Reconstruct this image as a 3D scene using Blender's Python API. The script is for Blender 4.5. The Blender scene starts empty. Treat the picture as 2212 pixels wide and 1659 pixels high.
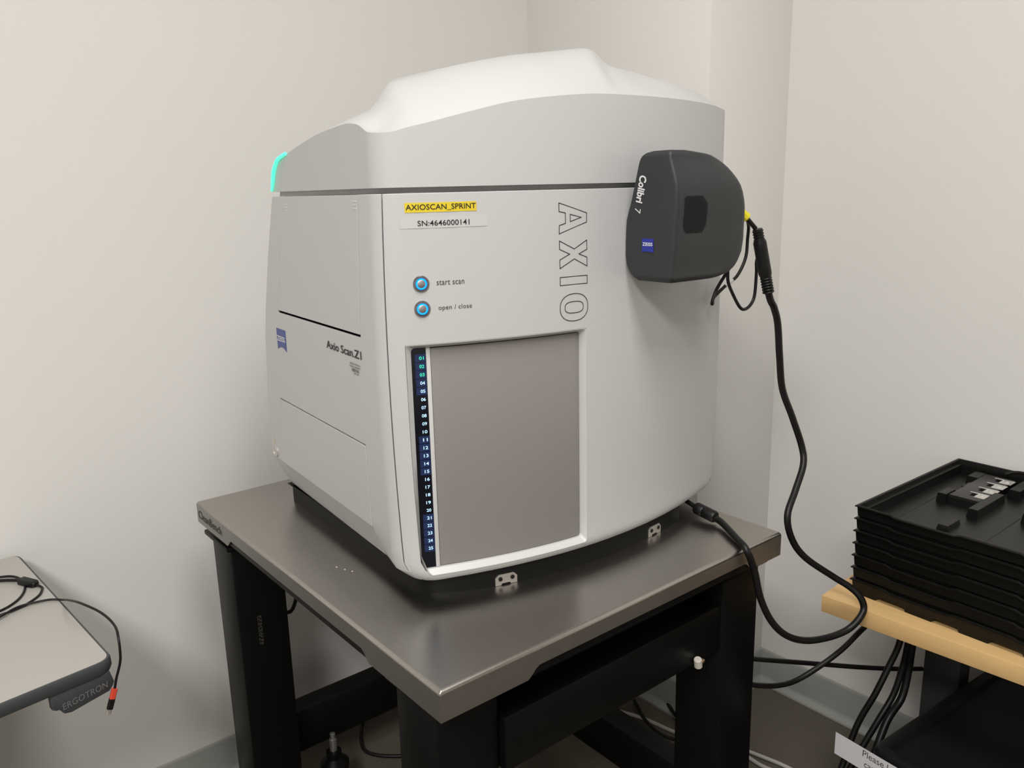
import bpy, bmesh, math, random
from mathutils import Vector, Matrix
random.seed(4)
S = bpy.context.scene
COL = S.collection

# ------------------------------------------------------------------ camera, world, lights, exposure
cam_d = bpy.data.cameras.new('camera'); cam = bpy.data.objects.new('camera', cam_d); COL.objects.link(cam)
cam_d.sensor_fit = 'HORIZONTAL'; cam_d.sensor_width = 36.0; cam_d.lens = 1790.0/2212.0*36.0
cam_d.clip_start = 0.02; cam_d.clip_end = 30
RT = Vector((0.774966834970745, -0.6315337718036642, -0.02432076822108183))
DN = Vector((-0.16203051049250744, -0.1613402861225493, -0.9735067671790635))
FW = Vector((0.6108784808494758, 0.7583761646737925, -0.22736111032827283))
m = Matrix((RT, -DN, -FW)).transposed().to_4x4(); m.translation = (-0.5139, -0.8019, 1.4267)
cam.matrix_world = m
S.camera = cam
w = bpy.data.worlds.new('world'); S.world = w; w.use_nodes = True
w.node_tree.nodes['Background'].inputs[0].default_value = (1, .96, .9, 1)
w.node_tree.nodes['Background'].inputs[1].default_value = 0.0
CEIL = 2.9
def area(name, loc, sx, sy, power, col=(1.0, .975, .935)):
    l = bpy.data.lights.new(name, 'AREA'); l.shape = 'RECTANGLE'; l.size = sx; l.size_y = sy
    l.energy = power; l.color = col
    o = bpy.data.objects.new(name, l); COL.objects.link(o); o.location = loc
    return o
area('ceiling_lamp', (-.10, -.75, CEIL-.01), .6, 1.2, 28)
area('ceiling_lamp', (-1.8, -1.5, CEIL-.01), .6, 1.2, 74)
S.view_settings.view_transform = 'Standard'; S.view_settings.look = 'None'
S.view_settings.gamma = 1.0; S.view_settings.use_curve_mapping = False
S.view_settings.exposure = 0.32

# ------------------------------------------------------------------ materials
def srgb(r, g, b):
    f = lambda c: (c/255/12.92) if c/255 <= .04045 else ((c/255+.055)/1.055)**2.4
    return (f(r), f(g), f(b))
def mat(name, col, rough=.5, metal=0, noise=0, nscale=60, bump=0, bscale=400, spec=.5, emit=None, estr=1, coat=0, stretch=None):
    M = bpy.data.materials.new(name); M.use_nodes = True
    nt = M.node_tree; b = nt.nodes['Principled BSDF']
    b.inputs['Base Color'].default_value = (*col, 1); b.inputs['Roughness'].default_value = rough
    b.inputs['Metallic'].default_value = metal; b.inputs['Specular IOR Level'].default_value = spec
    b.inputs['Coat Weight'].default_value = coat
    if emit: b.inputs['Emission Color'].default_value = (*emit, 1); b.inputs['Emission Strength'].default_value = estr
    tc = nt.nodes.new('ShaderNodeTexCoord'); vec = tc.outputs['Object']
    if stretch:
        mp = nt.nodes.new('ShaderNodeMapping'); mp.inputs['Scale'].default_value = stretch
        nt.links.new(vec, mp.inputs['Vector']); vec = mp.outputs['Vector']
    if noise:
        n = nt.nodes.new('ShaderNodeTexNoise'); n.inputs['Scale'].default_value = nscale; n.inputs['Detail'].default_value = 5
        nt.links.new(vec, n.inputs['Vector'])
        mx = nt.nodes.new('ShaderNodeMix'); mx.data_type = 'RGBA'
        mx.inputs[6].default_value = (*[c*(1-noise) for c in col], 1); mx.inputs[7].default_value = (*[min(1, c*(1+noise)) for c in col], 1)
        nt.links.new(n.outputs['Fac'], mx.inputs[0]); nt.links.new(mx.outputs[2], b.inputs['Base Color'])
    if bump:
        n2 = nt.nodes.new('ShaderNodeTexNoise'); n2.inputs['Scale'].default_value = bscale; n2.inputs['Detail'].default_value = 3
        nt.links.new(vec, n2.inputs['Vector'])
        bp = nt.nodes.new('ShaderNodeBump'); bp.inputs['Strength'].default_value = bump; bp.inputs['Distance'].default_value = .002
        nt.links.new(n2.outputs['Fac'], bp.inputs['Height']); nt.links.new(bp.outputs['Normal'], b.inputs['Normal'])
    return M
WALL = mat('wall_paint', (.76, .747, .724), .75, noise=.015, nscale=3, bump=.08, bscale=260, spec=.25)
CEILM = mat('ceiling_tile', (.8, .78, .74), .9)
FLOOR = mat('floor_carpet', (.125, .11, .088), .95, noise=.35, nscale=220, bump=.5, bscale=500, spec=.1)
BASE = mat('rubber_baseboard', (.33, .337, .318), .45, noise=.05, nscale=20)
WHITE = mat('white_plastic', (.53, .531, .535), .38, bump=.03, bscale=900, spec=.4)
WGLOSS = mat('white_gloss_plastic', (.58, .58, .575), .3, spec=.45)
GREYDOOR = mat('grey_door', (.245, .228, .226), .42, noise=.02, nscale=6, spec=.45)
BLACKP = mat('black_plinth', (.007, .007, .0065), .45, spec=.2)
SCREEN = mat('black_display', (.002, .003, .008), .15)
TILEB = mat('lit_tile', (.003, .005, .02), .3, emit=(.02, .04, .14), estr=.38)
DIGW = mat('digit_white', (.1, .1, .1), .5, emit=(.45, .74, 1), estr=1.2)
DIGG = mat('digit_green', (.02, .1, .08), .5, emit=(.03, .85, .46), estr=1.0)
LEDB = mat('led_blue', (.0, .05, .3), .4, emit=(.0, .24, 1), estr=2.0)
LEDG = mat('led_green', (.1, .5, .4), .4, emit=(.08, .85, .52), estr=.9)
CHROME = mat('button_metal', (.30, .29, .31), .22, 1)
CAPM = mat('button_cap', (.50, .47, .50), .42, 1)
YELLOW = mat('yellow_label', (.72, .56, .03), .5)
LABEL = mat('clear_label', (.56, .555, .555), .25, spec=.5)
INK = mat('black_ink', (.008, .008, .008), .6)
GREYINK = mat('grey_ink', (.05, .047, .045), .6)
RAISED = mat('raised_grey', (.16, .165, .17), .45)
DKGREY = mat('sticker_ink', (.10, .095, .09), .6)
BLUE = mat('logo_blue', (.035, .06, .26), .4)
BLUEL = mat('badge_blue', (.02, .03, .30), .25)
PRINTW = mat('print_white', (.75, .75, .76), .5)
ALU = mat('aluminium', (.66, .63, .6), .42, .85, noise=.12, nscale=180)
HOLE = mat('dark_screw', (.05, .05, .05), .35, .8)
ANTH = mat('anthracite_housing', (.034, .037, .039), .45, bump=.05, bscale=1200, spec=.3)
SLOT = mat('vent_slot', (.003, .003, .003), .8, spec=.05)
CABLE = mat('black_cable', (.005, .005, .005), .42, spec=.35)
CABLEW = mat('white_cable', (.45, .43, .40), .5)
WTAG = mat('white_tag', (.6, .6, .6), .5)
YTAPE = mat('yellow_tape', (.72, .62, .02), .45, noise=.1, nscale=300)
REDP = mat('red_sleeve', (.65, .06, .03), .45)
STEEL = mat('brushed_steel', (.36, .345, .325), .45, 1, noise=.10, nscale=35, bump=.03, bscale=120, stretch=(1, 9, 1))
STEELT = mat('brushed_steel_top', (.42, .40, .375), .29, 1, noise=.08, nscale=30, bump=.02, bscale=150, stretch=(8, 1, 1))
LEG = mat('bench_black_paint', (.0035, .0035, .0035), .42, spec=.2)
LEGG = mat('bench_grey_paint', (.03, .03, .029), .5)
FOOTM = mat('zinc', (.55, .55, .54), .35, .9)
BRASS = mat('brass', (.42, .30, .16), .35, .9)
FIT = mat('white_fitting', (.62, .58, .52), .45)
LAMIN = mat('grey_laminate', (.40, .386, .362), .5, noise=.02, nscale=300)
EDGEB = mat('grey_edge_band', (.045, .05, .053), .5, bump=.05, bscale=600)
BIRCH = mat('birch_wood', (.68, .445, .20), .45, noise=.10, nscale=14, stretch=(9, 1, 9))
TRAY = mat('black_tray_plastic', (.005, .005, .0045), .36, spec=.3)
TRAYG = mat('slide_frame_plastic', (.035, .034, .033), .36)
CLIP = mat('clip_metal', (.72, .70, .68), .25, .7)
CASE = mat('black_case', (.007, .007, .0075), .4, spec=.3)
PAPER = mat('paper', (.62, .62, .66), .8)
COLUMN = mat('desk_leg_grey', (.035, .036, .037), .5)

# ------------------------------------------------------------------ helpers
def tag(o, label, cat, group=None):
    o['label'] = label; o['category'] = cat
    if group: o['group'] = group
    return o
def thing(name, label, cat, loc=(0, 0, 0), rotz=0, group=None):
    o = bpy.data.objects.new(name, None); COL.objects.link(o); o.empty_display_size = .05
    o.location = loc; o.rotation_euler = (0, 0, rotz); o.matrix_basis = Matrix.Translation(loc) @ Matrix.Rotation(rotz, 4, 'Z')
    return tag(o, label, cat, group)
def wm(o):
    M_ = o.matrix_basis.copy(); p = o.parent
    while p: M_ = p.matrix_basis @ M_; p = p.parent
    return M_
def link(name, me, material, parent=None, label=None, angle=35, smooth=True):
    o = bpy.data.objects.new(name, me); COL.objects.link(o)
    if material: me.materials.append(material)
    if smooth:
        for p in me.polygons: p.use_smooth = True
        me.set_sharp_from_angle(angle=math.radians(angle))
    if parent: o.parent = parent
    if label: o['label'] = label
    return o
def obj(name, bm, material, parent=None, label=None, angle=35, smooth=True, world=True, normals=True):
    """link a bmesh as one object; world=True means vertices are in world space."""
    if normals: bmesh.ops.recalc_face_normals(bm, faces=bm.faces[:])
    if parent and world: bm.transform(wm(parent).inverted())
    me = bpy.data.meshes.new(name); bm.to_mesh(me); bm.free()
    return link(name, me, material, parent, label, angle, smooth)
def local(name, bm, material, parent, space, **k):
    """vertices given in the local frame `space` (a matrix)."""
    bm.transform(space); return obj(name, bm, material, parent, **k)
def rebase(o, loc):
    """give a top-level mesh an origin at its base."""
    o.data.transform(Matrix.Translation(-Vector(loc))); o.location = loc; o.matrix_basis = Matrix.Translation(loc); return o
def bevel(bm, off, seg=2, ang=30):
    bm.normal_update()
    es = [e for e in bm.edges if len(e.link_faces) == 2 and e.calc_face_angle(0) > math.radians(ang)]
    bmesh.ops.bevel(bm, geom=es, offset=off, segments=seg, profile=.5, affect='EDGES', clamp_overlap=True)
    return bm
def bx(bm, lo, hi):
    v = [bm.verts.new((x, y, z)) for z in (lo[2], hi[2]) for y in (lo[1], hi[1]) for x in (lo[0], hi[0])]
    for f in ((0, 2, 3, 1), (4, 5, 7, 6), (0, 1, 5, 4), (1, 3, 7, 5), (3, 2, 6, 7), (2, 0, 4, 6)): bm.faces.new([v[i] for i in f])
    return bm
def solid(o, t, bev=0, angle=19):
    """give a sheet a real thickness (inwards) and keep its edges crisp"""
    s_ = o.modifiers.new('thickness', 'SOLIDIFY'); s_.thickness = t; s_.offset = -1
    if bev:
        b_ = o.modifiers.new('edge', 'BEVEL'); b_.width = bev; b_.segments = 2; b_.limit_method = 'ANGLE'; b_.angle_limit = math.radians(50)
    bpy.context.view_layer.update()
    me = bpy.data.meshes.new_from_object(o.evaluated_get(bpy.context.evaluated_depsgraph_get()))
    o.modifiers.clear(); o.data = me
    for p in me.polygons: p.use_smooth = True
    me.set_sharp_from_angle(angle=math.radians(angle)); return o
def box(lo, hi, b=0, seg=2):
    bm = bx(bmesh.new(), lo, hi)
    return bevel(bm, b, seg) if b else bm
def loft(rings, cap=True, bm=None, closed=True):
    bm = bm or bmesh.new(); R = [[bm.verts.new(p) for p in r] for r in rings]; n = len(R[0])
    for a, b in zip(R, R[1:]):
        for i in range(n if closed else n-1): bm.faces.new((a[i], a[(i+1) % n], b[(i+1) % n], b[i]))
    if cap: bm.faces.new(R[0][::-1]); bm.faces.new(R[-1])
    return bm
def prism(pts, z0, z1, b=0, seg=2):
    bm = loft([[(x, y, z0) for x, y in pts], [(x, y, z1) for x, y in pts]])
    return bevel(bm, b, seg) if b else bm
def smoothpath(P, n=8):
    P = [Vector(p) for p in P]; out = []
    for i in range(len(P)-1):
        p0, p1, p2, p3 = P[max(i-1, 0)], P[i], P[i+1], P[min(i+2, len(P)-1)]
        t1, t2 = (p2-p0)*.5, (p3-p1)*.5
        if i == 0: t1 = p2-p1
        if i == len(P)-2: t2 = p2-p1
        for k in range(n):
            t = k/n; a = 2*t**3-3*t**2+1; b = t**3-2*t**2+t; c = -2*t**3+3*t**2; d = t**3-t**2
            out.append(a*p1+b*t1+c*p2+d*t2)
    out.append(P[-1]); return out
def tube(P, r, n=8, seg=14, bm=None, smooth=True):
    P = smoothpath(P, n) if smooth else [Vector(p) for p in P]
    rr = r if callable(r) else (lambda t: r)
    t = (P[1]-P[0]).normalized(); ref = Vector((0, 0, 1)) if abs(t.z) < .9 else Vector((1, 0, 0))
    nrm = (ref-t*ref.dot(t)).normalized(); rings = []
    for i, p in enumerate(P):
        t = ((P[i+1] if i+1 < len(P) else p)-(P[i-1] if i else p)).normalized()
        nrm = (nrm-t*nrm.dot(t)).normalized(); bn = t.cross(nrm); R = rr(i/(len(P)-1))
        rings.append([p+(nrm*math.cos(2*math.pi*k/seg)+bn*math.sin(2*math.pi*k/seg))*R for k in range(seg)])
    return loft(rings, bm=bm)
def lathe(prof, origin, axis, seg=28, bm=None):
    """prof: (radius, height along axis)"""
    o = Vector(origin); a = Vector(axis).normalized(); x = a.orthogonal().normalized(); y = a.cross(x)
    return loft([[o+a*h+(x*math.cos(2*math.pi*k/seg)+y*math.sin(2*math.pi*k/seg))*max(r, 1e-5) for k in range(seg)] for r, h in prof], bm=bm)
def interp(tab, x):
    if x <= tab[0][0]: return tab[0][1]
    for (a, fa), (b, fb) in zip(tab, tab[1:]):
        if x <= b: return fa+(fb-fa)*(x-a)/(b-a)
    return tab[-1][1]
def spl(tab, x):
    """smooth monotone-ish (Catmull-Rom) table lookup"""
    if x <= tab[0][0]: return tab[0][1]
    if x >= tab[-1][0]: return tab[-1][1]
    for i in range(len(tab)-1):
        if x <= tab[i+1][0]:
            (x1, y1), (x2, y2) = tab[i], tab[i+1]; h = x2-x1
            x0, y0 = tab[max(i-1, 0)]; x3, y3 = tab[min(i+2, len(tab)-1)]
            m1 = (y2-y0)/(x2-x0) if x2 > x0 else 0; m2 = (y3-y1)/(x3-x1) if x3 > x1 else 0
            t = (x-x1)/h
            return (2*t**3-3*t**2+1)*y1+(t**3-2*t**2+t)*h*m1+(-2*t**3+3*t**2)*y2+(t**3-t**2)*h*m2
def sstep(a, b, x):
    t = min(1, max(0, (x-a)/(b-a))); return t*t*(3-2*t)
def text2d(s, bold=0, res=3, spacing=1.0):
    c = bpy.data.curves.new('lettering', 'FONT'); c.body = s; c.size = 1; c.offset = bold; c.resolution_u = res; c.space_character = spacing
    o = bpy.data.objects.new('lettering', c); COL.objects.link(o); bpy.context.view_layer.update()
    me = bpy.data.meshes.new_from_object(o.evaluated_get(bpy.context.evaluated_depsgraph_get()))
    V = [tuple(v.co[:2]) for v in me.vertices]; F = [tuple(p.vertices) for p in me.polygons]
    bpy.data.objects.remove(o); bpy.data.curves.remove(c); bpy.data.meshes.remove(me)
    return V, F
def text_bm(s, fmap, a0, b0, width, height=None, bold=0, res=3, spacing=1.0, bm=None):
    """lay text along (a,b); width = full advance, height = height of the tallest glyph; fmap(a,b) -> 3D"""
    V, F = text2d(s, bold, res, spacing)
    x0 = min(v[0] for v in V); x1 = max(v[0] for v in V); y1 = max(v[1] for v in V)
    sx = width/(x1-x0); sy = (height/y1) if height else sx
    bm = bm or bmesh.new(); vs = [bm.verts.new(fmap(a0+(x-x0)*sx, b0+y*sy)) for x, y in V]
    for f in F:
        try: bm.faces.new([vs[i] for i in f])
        except ValueError: pass
    return bm
def stroke(pts, fmap, wd, bm):
    """closed outline stroke of width wd, with mitred corners"""
    n = len(pts); I, O_ = [], []
    for i in range(n):
        p0, p1, p2 = Vector(pts[i-1]), Vector(pts[i]), Vector(pts[(i+1) % n])
        d1, d2 = (p1-p0).normalized(), (p2-p1).normalized(); n1, n2 = Vector((-d1.y, d1.x)), Vector((-d2.y, d2.x))
        mdir = n1+n2; mdir = mdir/max(mdir.length_squared, .3)*2*.5*wd if mdir.length > 1e-6 else n1*wd*.5
        I.append(bm.verts.new(fmap(*(p1-mdir)))); O_.append(bm.verts.new(fmap(*(p1+mdir))))
    for i in range(n): bm.faces.new((I[i], I[(i+1) % n], O_[(i+1) % n], O_[i]))
    return bm
def poly(pts, fmap, bm=None):
    bm = bm or bmesh.new(); bm.faces.new([bm.verts.new(fmap(*p)) for p in pts]); return bm

# ------------------------------------------------------------------ the room
ZT = 0.80137
def struct(name, bm, m_):
    o = obj(name, bm, m_); o['kind'] = 'structure'; return o
YW, XB, YN, XR = 1.090, 1.097, .456, 1.414       # left wall plane, column front plane, column side plane, right wall plane
X0, Y0 = -3.6, -4.2
struct('floor', box((X0-.1, Y0-.1, -.1), (XR+.1, YW+.1, 0)), FLOOR)
struct('ceiling', box((X0-.1, Y0-.1, CEIL), (XR+.1, YW+.1, CEIL+.1)), CEILM)
struct('wall_left', box((X0-.1, YW, 0), (XB, YW+.1, CEIL)), WALL)
struct('wall_corner', box((XB, YN, 0), (XR+.1, YW+.1, CEIL), .004), WALL)
struct('wall_right', box((XR, Y0, 0), (XR+.1, YN, CEIL)), WALL)
struct('wall_near', box((X0-.1, Y0-.1, 0), (XR+.1, Y0, CEIL)), WALL)
struct('wall_far', box((X0-.1, Y0, 0), (X0, YW, CEIL)), WALL)
def baseboard(name, p, q, nrm):
    # coved rubber base: profile (distance from wall, height)
    prof = [(0, 0), (.019, 0), (.018, .005), (.008, .014), (.005, .018), (.004, .024), (.004, .096), (.002, .103), (0, .105)]
    rings = [[Vector((P[0]+nrm[0]*d, P[1]+nrm[1]*d, h)) for d, h in prof] for P in (p, q)]
    struct(name, loft(rings), BASE)
baseboard('baseboard_left', (X0, YW), (XB, YW), (0, -1))
baseboard('baseboard_corner', (XB, YN), (XB, YW), (-1, 0))
baseboard('baseboard_column', (XB, YN), (XR, YN), (0, -1))
baseboard('baseboard_right', (XR, Y0), (XR, YN), (-1, 0))

# ------------------------------------------------------------------ steel workbench
BW, BD, BT = .762, .914, .046
bench = thing('workbench', 'stainless steel topped workbench with black tube legs standing in the room corner', 'workbench', (BW/2, BD/2, 0))
def sheet(e, z, r): return [(x, y, z) for x, y in [(e+0, e+r), (e+r*.3, e+r*.3), (e+r, e), (BW-e-r, e), (BW-e-r*.3, e+r*.3), (BW-e, e+r), (BW-e, BD-e-r), (BW-e-r*.3, BD-e-r*.3), (BW-e-r, BD-e), (e+r, BD-e), (e+r*.3, BD-e-r*.3), (e, BD-e-r)]]
top = loft([sheet(.0002, ZT-.0135, .002), sheet(.0002, ZT-.0066, .002)]+[sheet(.0060*(1-math.cos(a))-.0001, ZT-.0062+.0062*math.sin(a), .002) for a in (0, .26, .52, .79, 1.05, 1.31, 1.5708)])
bt = obj('bench_top', top, STEELT, bench)
def apron(name, A, B, nrm, lo, hi, mt):
    """edge skirt with a shallow cut-out between lo and hi (fractions of length)"""
    A, B = Vector(A), Vector(B); d = (B-A); L = d.length; d.normalize(); n = Vector(nrm)
    zt, zn, zb = ZT-.0062, ZT-.030, ZT-BT
    prof = [(0, zb), (lo*L-.010, zb), (lo*L-.002, zb+.006), (lo*L+.004, zn-.004), (lo*L+.012, zn), (hi*L-.012, zn), (hi*L-.004, zn-.004), (hi*L+.002, zb+.006), (hi*L+.010, zb), (L, zb), (L, zt), (0, zt)]
    f = lambda s, z, o_: (A+d*s-n*o_).to_tuple()[:2]+(z,)
    bm = loft([[f(s, z, 0) for s, z in prof], [f(s, z, .004) for s, z in prof]])
    return obj(name, bm, mt, bench)
ap = apron('edge_skirt', (0, BD, 0), (0, 0, 0), (-1, 0, 0), .195, .785, STEEL)
apron('edge_skirt', (.004, 0, 0), (BW-.004, 0, 0), (0, -1, 0), .205, .875, STEEL)
apron('edge_skirt', (BW, 0, 0), (BW, BD, 0), (1, 0, 0), .2, .8, STEEL)
apron('edge_skirt', (BW-.004, BD, 0), (.004, BD, 0), (0, 1, 0), .2, .8, STEEL)
obj('core_panel', box((.0045, .0045, ZT-.0455), (BW-.0045, BD-.0045, ZT-.0135)), LEG, bench)
zl = ZT-BT-.018
LEGS = [(.032, .062), (.655, .045), (.02, .79), (.655, .79)]
for i, (x, y) in enumerate(LEGS):
    leg = obj('leg', box((x, y, .03), (x+.108, y+.108, zl-.012), .004), LEG, bench)
    obj('flange_plate', prism([(x-.012, y-.012), (x+.120, y-.012), (x+.120, y+.120), (x-.012, y+.120)], zl-.012, zl-.001, .003), LEG, leg)
    obj('mount_pad', box((x+.02, y+.02, zl-.001), (x+.088, y+.088, ZT-BT+.0006)), LEG, leg)
    bm = lathe([(.008, .0), (.008, .03)], (x+.054, y+.054, .005), (0, 0, 1), 12); lathe([(.03, 0), (.03, .006), (.02, .012)], (x+.054, y+.054, 0), (0, 0, 1), 20, bm)
    obj('levelling_foot', bm, FOOTM, leg)
obj('upper_rail', box((.143, .05, .578), (.655, .10, .671), .003), LEG, bench)
obj('upper_rail', box((.128, .85, .578), (.655, .895, .671), .003), LEG, bench)
obj('back_plate', box((.143, .1003, .590), (.655, .113, ZT-BT+.0006)), LEG, bench)
obj('lower_rail', box((.128, .85, .152), (.655, .905, .258), .003), LEG, bench)
obj('lower_rail', box((.70, .153, .126), (.757, .79, .226), .003), LEG, bench)
# lettering on the bench edge (reads from the far end of the left side to the front)
fL = lambda a, b: (-.0006, -a, b)
bm = text_bm('CleanBench', fL, -.906, ZT-.0335, .133, .017, bold=.012)
obj('lettering', bm, GREYINK, bt, label='dark printed wording on the bench edge')
bm = bmesh.new()                          # unreadable rows of fine print running down the leg
for row, xr in enumerate((.060, .0635, .0665)):
    zt_ = .562
    while zt_ > .495:
        L_ = random.uniform(.002, .007); poly([(xr, zt_), (xr, zt_-L_), (xr+.0016, zt_-L_), (xr+.0016, zt_)], lambda x, z: (x, .7893, z), bm); zt_ -= L_+random.uniform(.0012, .004)
# small grey sticker text down the black leg by the left wall
lg = [o for o in bench.children if o.name.startswith('leg')][2]
obj('sticker_text', bm, DKGREY, lg, smooth=False)
# threaded bolt and knob below the rear rail
bm = lathe([(.0085, 0), (.0085, .03), (.0065, .031), (.0065, .045), (.003, .046)], (.2205, .82, .142), (0, 0, 1), 14)
bolt = obj('rail_bolt', bm, FOOTM, bench); 
obj('bolt_knob', lathe([(.02, 0), (.034, .008), (.034, .02), (.018, .034), (.018, .05), (.01, .052)], (.2205, .82, .09), (0, 0, 1), 20), LEG, bench)
bm = lathe([(.006, 0), (.0075, .002), (.0075, .018), (.006, .02)], (.586, .044, .575), (-.25, -.1, 1), 14)
fit = obj('air_fitting', bm, FIT, bench, label='small white elbow fitting')
obj('fitting_thread', lathe([(.004, 0), (.004, .016)], (.586, .044, .578), (1, .1, .25), 10), BRASS, fit)

# ------------------------------------------------------------------ slide scanner
TH = math.radians(-2.2); ORI = Vector((.45, .13, ZT))
SP = Matrix.Translation(ORI) @ Matrix.Rotation(TH, 4, 'Z')
scan = thing('slide_scanner', 'large white slide scanner with grey front door and domed lid, standing on the steel workbench', 'slide scanner', ORI, TH)
RA = .87                                   # front arc: v = u^2/(2*RA)
arc = lambda u: u*u/(2*RA)
def us(v): return .375-.022*max(0, v-.1)/.5
def inset(z):
    return .006*((z-.36)/.3)**2+max(0, .105-z)*.46
def cinset(z):                              # the corner keeps its width lower down than the sides do
    return .006*((z-.36)/.3)**2+max(0, .060-z)*1.1
def finset(z): return 0 if z > .05 else .010*((.05-z)/.017)**2
VB = [(.033, .655), (.07, .66), (.14, .645), (.24, .636), (.38, .61), (.51, .562), (.62, .518), (.645, .503), (.668, .488), (.687, .463), (.697, .416)]
vb = lambda z: interp(VB, z)
FR = .045
def fillet(z, r=FR, extra=0.0):
    """corner of the plan at height z: returns centre (positive u side), contact point on the arc"""
    U = .375-cinset(z)-extra; dv = finset(z)+extra
    lo, hi = .2, U
    for _ in range(40):
        ut = (lo+hi)/2; s = ut/RA; L = math.hypot(s, 1); cu = ut-(s/L)*r
        if cu+r > U: hi = ut
        else: lo = ut
    s = ut/RA; L = math.hypot(s, 1)
    return (ut-(s/L)*r, arc(ut)+dv+r/L), ut, math.atan2(-1/L, s/L), r
def corner(z, sgn, t, extra=0.0):
    """t=0 side tangent, t=1 front arc"""
    (cu, cv), ut, a1, r = fillet(z, extra=extra); a = a1*t
    return (sgn*(cu+r*math.cos(a)), cv+r*math.sin(a))
def FS(u, z, off=0.0):
    s = u/RA; L = math.hypot(s, 1)
    return (u+off*s/L, arc(u)+finset(z)-off/L, z)
def LS(v, z, off=0.0): return (-(us(v)-inset(z))-off, v, z)
TSEAM = .5
zr = [.033, .035, .038, .042, .047, .055, .07, .09, .105, .12, .18, .24, .30, .36, .41, .423, .47, .52, .57, .612, .6225, .625]
# --- front panel with the door opening left out
uo = (-.3485, -.057); zo = (.047, .41)
ucol = [-.3485, -.338, -.30, -.26, -.22, -.18, -.14, -.10, -.075, -.057, -.03, 0, .05, .1, .15, .2, .25, .3, .33]
bm = bmesh.new(); G = []
for z in zr:
    row = []
    tl = [TSEAM+.02+(1-TSEAM-.02)*k/4 for k in range(5)]
    uL = fillet(z)[1]
    row += [(*corner(z, -1, t), z) for t in tl][:4]
    row += [FS(max(u, -uL+.0004*(i_+1)), z) for i_, u in enumerate(ucol)]
    row += [(*corner(z, 1, t), z) for t in reversed(tl)]
    G.append([bm.verts.new(p) for p in row])
def in_open(j, i):
    if i < 4 or i >= 4+len(ucol)-1: return False
    u0, u1 = ucol[i-4], ucol[i-3]
    return u0 >= uo[0]-1e-6 and u1 <= uo[1]+1e-6 and zr[j] >= zo[0]-1e-6 and zr[j+1] <= zo[1]+1e-6
for j in range(len(zr)-1):
    for i in range(len(G[0])-1):
        if not in_open(j, i): bm.faces.new((G[j][i], G[j][i+1], G[j+1][i+1], G[j+1][i]))
bmesh.ops.delete(bm, geom=[v for v in bm.verts if not v.link_faces], context='VERTS')
bm.transform(SP)
fp = obj('front_panel', bm, WHITE, scan, normals=False)
solid(fp, .003, .0012)
# --- side shell (left), with recesses for the two access panels
C1 = [(.033, .20), (.075, .19), (.105, .17), (.247, .167), (.423, .158), (.5055, .150), (.625, .145)]
C2 = [(.033, .61), (.11, .60), (.227, .563), (.41, .528), (.515, .495), (.625, .455)]
PU = (.4145, .625); PL = (.033, .243)
zs = sorted(set(zr+[PU[0], PL[1]]) - {.41, .24})
def side_pt(k, z, sgn):
    """k: column index 0..; fillet part then straight part"""
    if k < 4:
        return (*corner(z, sgn, TSEAM*(1-.04)*(1-k/4)), z)
    c0 = fillet(z)[0][1]; a, b, c = interp(C1, z), interp(C2, z), vb(z)
    c0 = min(c0, a-.02); stops = [c0, a]+[a+(b-a)*i/4 for i in (1, 2, 3)]+[b, c]
    v = stops[k-4]; q = min(1, max(0, (v-c0)/(a-c0))); return (sgn*(us(v)-inset(z)*q-cinset(z)*(1-q)), v, z)
def side_shell(name, sgn, holes):
    bm = bmesh.new(); nc = 11; G = [[bm.verts.new(side_pt(k, z, sgn)) for k in range(nc)] for z in zs]
    for j in range(len(zs)-1):
        for k in range(nc-1):
            zin = (zs[j] >= PU[0]-1e-6) or (zs[j+1] <= PL[1]+1e-6)
            if holes and 5 <= k < 9 and zin: continue
            f = (G[j][k], G[j][k+1], G[j+1][k+1], G[j+1][k]); bm.faces.new(f[::-1] if sgn < 0 else f)
    bmesh.ops.delete(bm, geom=[v for v in bm.verts if not v.link_faces], context='VERTS')
    bm.transform(SP); o = obj(name, bm, WHITE, scan, normals=False)
    return solid(o, .004, .0011)
sl = side_shell('side_panel', -1, True); side_shell('side_panel', 1, False)
def access(name, zlo, zhi, gb, gt, gs):
    bm = bmesh.new(); zz = [z for z in zs if zlo+gb+.002 < z < zhi-gt-.002]; zz = [zlo+gb]+zz+[zhi-gt]; n = 6
    G = []
    for z in zz:
        a, b = interp(C1, z)+gs, interp(C2, z)-gs
        G.append([bm.verts.new(LS(a+(b-a)*i/n, z, .0002)) for i in range(n+1)])
    for j in range(len(zz)-1):
        for i in range(n): bm.faces.new((G[j][i+1], G[j][i], G[j+1][i], G[j+1][i+1]))
    bm.transform(SP); o = obj(name, bm, WHITE, scan, normals=False)
    return solid(o, .005, .0008)
pu = access('access_panel', PU[0], PU[1], .0042, .0005, .0011)
pl = access('access_panel', PL[0], PL[1], .0003, .0022, .0011)
# grip dots on the upper access panel
for vbase, zb in ((.4436, .601), (.1560, .605)):
    bm = bmesh.new()
    for r in range(3):
        for c in range(3):
            lathe([(.0012, 0), (.0010, .0008), (.0003, .0011)], LS(vbase+(c-1)*.0052, zb+r*.0052, .0), (-1, 0, 0), 8, bm)
    local('grip_dots', bm, WGLOSS, pu, SP)
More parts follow.
